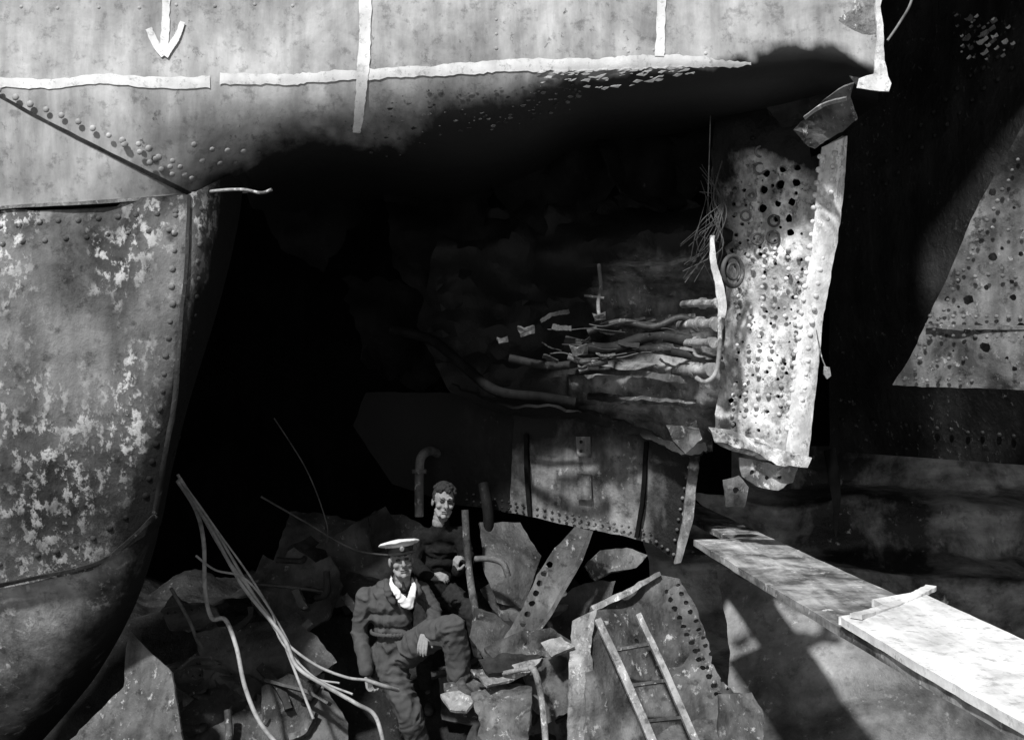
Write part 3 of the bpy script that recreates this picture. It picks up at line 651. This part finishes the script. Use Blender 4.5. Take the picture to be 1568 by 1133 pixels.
kk=[plate('bracket_web',[(1105,735),(1130,728),(1145,745),(1140,775),(1110,775)],const(8.0),'mid',8,[(1125,750,5)],.02,.04,5,2)]
group('plank_bracket',kk,W(1125,755,8))

# ------------------------------------------------------------------ PEOPLE
_b=bmesh.new(); bmesh.ops.create_icosphere(_b,subdivisions=2,radius=1.0); _b.verts.ensure_lookup_table()
SV=[v.co.copy() for v in _b.verts]; SF=[[v.index for v in f.verts] for f in _b.faces]; _b.free()
class Blob:
    def __init__(s): s.v=[]; s.f=[]
    def sph(s,c,sc,rot=None):
        c=Vector(c); n=len(s.v)
        k=(sc,sc,sc) if isinstance(sc,(int,float)) else sc
        for p in SV:
            q=Vector((p.x*k[0],p.y*k[1],p.z*k[2]))
            if rot: q=rot@q
            s.v.append(c+q)
        s.f+=[[i+n for i in f] for f in SF]
    def cap(s,a,b,ra,rb):
        a=Vector(a);b=Vector(b);L=(b-a).length; n=max(1,int(L/(min(ra,rb)*.5)))
        for i in range(n+1): s.sph(a.lerp(b,i/n),ra+(rb-ra)*i/n)
    def chain(s,pts,rs):
        for i in range(len(pts)-1): s.cap(pts[i],pts[i+1],rs[i],rs[i+1])
    def fin(s,name,mat,vox=.01,sm=3,wr=0,ws=10,xf=None,fold=1.5):
        me=bpy.data.meshes.new(name); me.from_pydata([tuple(p) for p in s.v],[],s.f); me.update()
        o=addobj(name,me); r=o.modifiers.new('r','REMESH'); r.mode='VOXEL'; r.voxel_size=vox; r.use_smooth_shade=True
        if sm: q=o.modifiers.new('s','SMOOTH'); q.iterations=sm; q.factor=.5
        dg=bpy.context.evaluated_depsgraph_get(); me2=bpy.data.meshes.new_from_object(o.evaluated_get(dg))
        o.modifiers.clear(); o.data=me2; me2.materials.clear(); me2.materials.append(M[mat])
        if wr:
            nn=[v.normal.copy() for v in me2.vertices]
            for v,n in zip(me2.vertices,nn):
                q=v.co*ws; w_=Vector((noise.noise(q*.5),noise.noise(q*.5+Vector((5,5,5))),noise.noise(q*.5+Vector((1,7,2)))))*2.2
                amp=.5+.9*abs(noise.noise(v.co*3.1+Vector((2,2,2))))*2
                d=(.4-abs(noise.noise(Vector((q.x*.8,q.y*.8,q.z*fold))+w_))*2)+noise.noise(q*2.2)*.3
                v.co+=n*d*wr*amp
        me2.polygons.foreach_set('use_smooth',[True]*len(me2.polygons))
        if xf: me2.transform(xf)
        return o
def head(prefix,loc,yaw,pitch,roll,hair=True,sc=1.0):
    X=Matrix.Translation(loc)@Matrix.Rotation(yaw,4,'Z')@Matrix.Rotation(pitch,4,'X')@Matrix.Rotation(roll,4,'Y')@Matrix.Scale(sc,4)
    b=Blob()
    b.sph((0,.012,.035),(.074,.094,.084)); b.sph((0,-.022,-.028),(.058,.058,.078)); b.sph((0,-.03,-.078),(.047,.048,.034))
    b.sph((0,-.070,-.099),.019); b.cap((0,-.084,.014),(0,-.112,-.024),.007,.013); b.sph((.012,-.095,-.027),.009); b.sph((-.012,-.095,-.027),.009)
    b.cap((-.036,-.076,.034),(-.008,-.084,.030),.012,.010); b.cap((.036,-.076,.034),(.008,-.084,.030),.012,.010)
    for s in (-1,1):
        b.sph((s*.040,-.056,-.026),(.024,.022,.020)); b.sph((s*.075,.012,-.008),(.010,.02,.032)); b.cap((s*.05,-.03,-.06),(s*.03,-.055,-.09),.016,.018)
    b.cap((-.020,-.080,-.056),(.020,-.080,-.056),.007,.007); b.cap((-.015,-.079,-.070),(.015,-.079,-.070),.008,.008)
    b.cap((0,.015,-.06),(0,.03,-.15),.052,.056)
    out=[b.fin('head',"skin",.0040,1,.0015,60,xf=X)]
    e=Blob()
    for s in (-1,1): e.cap((s*.024,-.0745,.010),(s*.038,-.0715,.009),.0085,.0075)
    e.cap((-.020,-.0865,-.0625),(.020,-.0865,-.0625),.003,.003)
    for s in (-1,1): e.cap((s*.016,-.0905,.033),(s*.046,-.079,.036),.0045,.0035)
    out.append(e.fin('eyes_and_mouth','feat',.0025,0,xf=X))
    if hair:
        h=Blob(); rr=random.Random(5).random
        h.sph((0,.032,.050),(.081,.088,.074))
        for i in range(110):
            a=rr()*6.28; t=rr()*1.45; x=.077*math.sin(t)*math.cos(a); y=.018+.094*math.sin(t)*math.sin(a); z=.058+.072*math.cos(t)
            if y<-.045 and z<.075: continue
            h.sph((x,y,z),.012+rr()*.010)
        for s in (-1,1): h.cap((s*.074,.0,.03),(s*.075,.0,.0),.012,.007)
        out.append(h.fin('hair','hair',.005,1,.005,60,xf=X))
    return out,X
def hand(name,wrist,d,n,curl=.5,side=1,thumb_in=.5):
    d=Vector(d).normalized(); n=Vector(n); n=(n-d*n.dot(d)).normalized(); s=d.cross(n)*side; w=Vector(wrist); b=Blob()
    for i in range(4):
        o=(-.028+.0185*i)
        b.cap(w+s*o*.7+d*.012,w+s*o+d*.078,.0135,.0115)
    L=[.068,.078,.072,.056]
    for i in range(4):
        p=w+s*(-.029+.0195*i)+d*.082; a=0
        for k,fr in enumerate((.42,.32,.26)):
            a+=curl*(.7 if k==0 else 1); dd=d*math.cos(a)+n*math.sin(a); q=p+dd*L[i]*fr; b.cap(p,q,.0092-.0009*k,.0086-.0009*k); p=q
    p=w+s*(-.026)+d*.025; q=p+(d*.6-s*.75+n*.35).normalized()*.042; r=q+(d*.9-s*.2+n*(.2+thumb_in)).normalized()*.034
    b.cap(p,q,.014,.011); b.cap(q,r,.0108,.0085)
    return b.fin(name,'skin',.0038,1)
P8=W
ok=[]
b=Blob()
pel=P8(604,1000,8.02)
for (u,v,y,a,c) in ((608,1006,8.02,.165,.13),(606,985,8.01,.158,.125),(602,965,8.0,.156,.12),(599,945,7.99,.168,.128),(597,925,7.98,.175,.13),(599,912,7.98,.175,.118),(603,902,7.99,.158,.10)):
    b.sph(P8(u,v,y),(a,c,.085))
b.cap(P8(563,912,7.99),P8(642,902,8.03),.068,.066); b.cap(P8(606,905,8.0),P8(611,888,7.98),.075,.064)
b.chain([P8(560,914,7.98),P8(554,938,8.0),P8(551,968,8.01),P8(556,995,7.95),P8(561,1024,7.88)],[.076,.070,.066,.060,.055])
b.chain([P8(645,904,8.02),P8(661,930,8.0),P8(668,952,7.93),P8(653,966,7.72)],[.07,.066,.062,.054])
b.chain([P8(588,1004,8.02),P8(608,1045,7.98),P8(626,1090,7.93),P8(652,1190,8.0)],[.12,.112,.102,.084])
b.chain([P8(622,998,7.98),P8(660,972,7.78),P8(692,962,7.62),P8(700,998,7.66),P8(703,1032,7.7)],[.122,.116,.104,.094,.09])
b.chain([P8(592,888,7.9),P8(594,905,7.85),P8(604,925,7.84)],[.022,.03,.02]); b.chain([P8(636,888,7.92),P8(641,905,7.88),P8(632,925,7.86)],[.022,.03,.02])
ok.append(b.fin('boiler_suit','suit',.009,2,.016,8,fold=1.3))
ok.append(hand('right_hand',P8(562,1034,7.87),(.25,-.2,-1),(.9,-.4,.1),.75,1))
ok.append(hand('left_hand',P8(650,970,7.68),(-.1,-.55,-.75),(0,.5,-.8),.35,-1))
hd,X=head('o',P8(614,857,7.89),math.radians(14),math.radians(-5),math.radians(-6),False,1.08)
ok+=hd
b=Blob(); b.sph((0,.03,.03),(.08,.085,.06)); ok.append(b.fin('hair','hair',.006,1,xf=X))
b=Blob(); b.sph((0,.004,.112),(.145,.145,.024),Matrix.Rotation(math.radians(-8),3,'X')); b.sph((0,.0,.1),(.1,.11,.04)); ok.append(b.fin('cap_crown','scarf',.006,2,xf=X))
bm=bmesh.new(); bmesh.ops.create_cone(bm,segments=32,radius1=.088,radius2=.096,depth=.040,matrix=X@Matrix.Translation((0,.0,.074))@Matrix.Diagonal((.98,1.14,1,1)))
me=bpy.data.meshes.new('cap_band'); bm.to_mesh(me); bm.free(); ok.append(addobj('cap_band',me,'black'))
vs=[];fs=[]
for i in range(17):
    a=math.radians(-62+124*i/16)
    for k,(r,z) in enumerate(((.085,.060),(.104,.054),(.119,.046))):
        vs.append(X@Vector((math.sin(a)*r*(.98 if k<2 else .88),-math.cos(a)*r*1.12,z)))
for i in range(16):
    for k in range(2): fs.append((i*3+k,(i+1)*3+k,(i+1)*3+k+1,i*3+k+1))
o=mesh('cap_peak',vs,fs,'black'); solid(o,.004); ok.append(o)
b=Blob(); b.sph((0,-.114,.082),(.017,.008,.019)); ok.append(b.fin('cap_badge','lite',.003,0,xf=X))
b=Blob()
for i in range(48):
    a=i/48*6.28; p=P8(612,895,7.98)+Vector((math.cos(a)*.062,math.sin(a)*.060,.03*math.sin(a))); b.sph(p,(.015,.015,.016))
def flat(pts):
    for (p,q) in zip(pts,pts[1:]):
        for i in range(8):
            b.sph(p[0].lerp(q[0],i/7),(p[1]+(q[1]-p[1])*i/7,.011,.022))
flat([(P8(599,884,7.94),.008),(P8(600,895,7.86),.020),(P8(610,909,7.80),.036),(P8(621,926,7.80),.040)])
flat([(P8(631,886,7.94),.008),(P8(634,896,7.86),.020),(P8(631,911,7.80),.030),(P8(627,928,7.81),.030)])
ok.append(b.fin('neck_scarf','scarf',.006,1,.008,16))
b=Blob(); b.cap(P8(617,892,7.84),P8(619,902,7.78),.010,.015); ok.append(b.fin('necktie','black',.004,1))
for n_,p,fwd in (('right_boot',P8(652,1200,8.0),Vector((.1,-1,0))),('left_boot',P8(705,1048,7.66),Vector((.35,-1,0)))):
    b=Blob(); f=fwd.normalized(); b.cap(p+Vector((0,0,.06)),p,.05,.048); b.cap(p+Vector((0,0,-.01)),p+f*.15+Vector((0,0,-.025)),.045,.04); b.sph(p-f*.02+Vector((0,0,-.02)),.045); ok.append(b.fin(n_,'boot',.007,2))
b=Blob()
for i in range(40):
    a=i/40*6.28; b.sph(P8(602,966,8.0)+Vector((math.cos(a)*.160,math.sin(a)*.130,0)),(.012,.012,.02))
ok.append(b.fin('belt','suit',.007,2))
group('naval_officer',ok,pel)
sk=[]; y0=8.6
b=Blob()
for (u,v,a,c) in ((664,900,.165,.13),(665,880,.16,.125),(667,860,.168,.13),(670,840,.182,.13),(671,828,.182,.115)): b.sph(P8(u,v,y0+.06),(a,c,.09))
b.cap(P8(641,822,y0),P8(704,818,y0),.07,.07); b.cap(P8(672,817,y0),P8(676,799,y0-.02),.08,.066)
b.chain([P8(640,824,y0),P8(632,862,y0-.1),P8(656,882,y0-.38)],[.074,.062,.05])
b.chain([P8(706,822,y0),P8(716,858,y0-.05),P8(700,872,y0-.32)],[.074,.062,.05])
sk.append(b.fin('jersey','jersey',.011,4,.012,9))
b=Blob(); b.sph(P8(668,908,y0+.08),(.16,.125,.12))
b.chain([P8(654,908,y0+.1),P8(648,985,y0),P8(655,1062,y0+.05)],[.11,.085,.07]); b.chain([P8(684,908,y0+.08),P8(728,940,y0-.28),P8(738,1000,y0-.25)],[.11,.085,.07])
sk.append(b.fin('trousers','trs',.011,4,.012,9))
sk.append(hand('right_hand',P8(660,883,y0-.39),(.9,-.35,.1),(.2,.5,-.8),.6,-1))
sk.append(hand('left_hand',P8(697,874,y0-.32),(.1,-.3,1),(.8,.5,0),.8,1))
hd,X=head('s',P8(679,768,y0-.06),math.radians(16),math.radians(0),math.radians(8),True,1.08); sk+=hd
for n_,p,fwd in (('right_boot',P8(656,1074,y0),Vector((.1,-1,0))),('left_boot',P8(740,1000,y0-.35),Vector((.3,-1,0)))):
    b=Blob(); f=fwd.normalized(); b.cap(p+Vector((0,0,.06)),p,.05,.048); b.cap(p+Vector((0,0,-.01)),p+f*.15+Vector((0,0,-.025)),.045,.04); sk.append(b.fin(n_,'boot',.007,2))
group('sailor',sk,P8(668,900,y0))

# ------------------------------------------------------------------ world, sun, camera
sc=bpy.context.scene
w=bpy.data.worlds.new('World'); sc.world=w; w.use_nodes=True; nt=w.node_tree
sky=nt.nodes.new('ShaderNodeTexSky'); sky.sky_type='NISHITA'; sky.sun_disc=False
EL,AZ=49,206
sky.sun_elevation=math.radians(EL); sky.sun_rotation=math.radians(AZ)
bw=nt.nodes.new('ShaderNodeRGBToBW'); bg=nt.nodes['Background']; bg.inputs['Strength'].default_value=.09
nt.links.new(sky.outputs[0],bw.inputs[0]); nt.links.new(bw.outputs[0],bg.inputs['Color'])
L=bpy.data.lights.new('sun','SUN'); L.energy=5.0; L.angle=math.radians(3); L.color=(1,1,1)
so=bpy.data.objects.new('sun',L); COL.objects.link(so)
a=math.radians(AZ); dirv=Vector((math.sin(a)*math.cos(math.radians(EL)),math.cos(a)*math.cos(math.radians(EL)),math.sin(math.radians(EL))))
so.rotation_euler=dirv.to_track_quat('Z','Y').to_euler(); so.location=(0,-5,12)
cam=bpy.data.cameras.new('camera'); co=bpy.data.objects.new('camera',cam); COL.objects.link(co)
co.location=(0,0,CZ); co.rotation_euler=(math.radians(90),0,0); cam.sensor_width=36; cam.lens=36*F/1568; cam.clip_end=500
sc.camera=co
sc.view_settings.view_transform='Standard'; sc.view_settings.look='None'; sc.view_settings.exposure=0
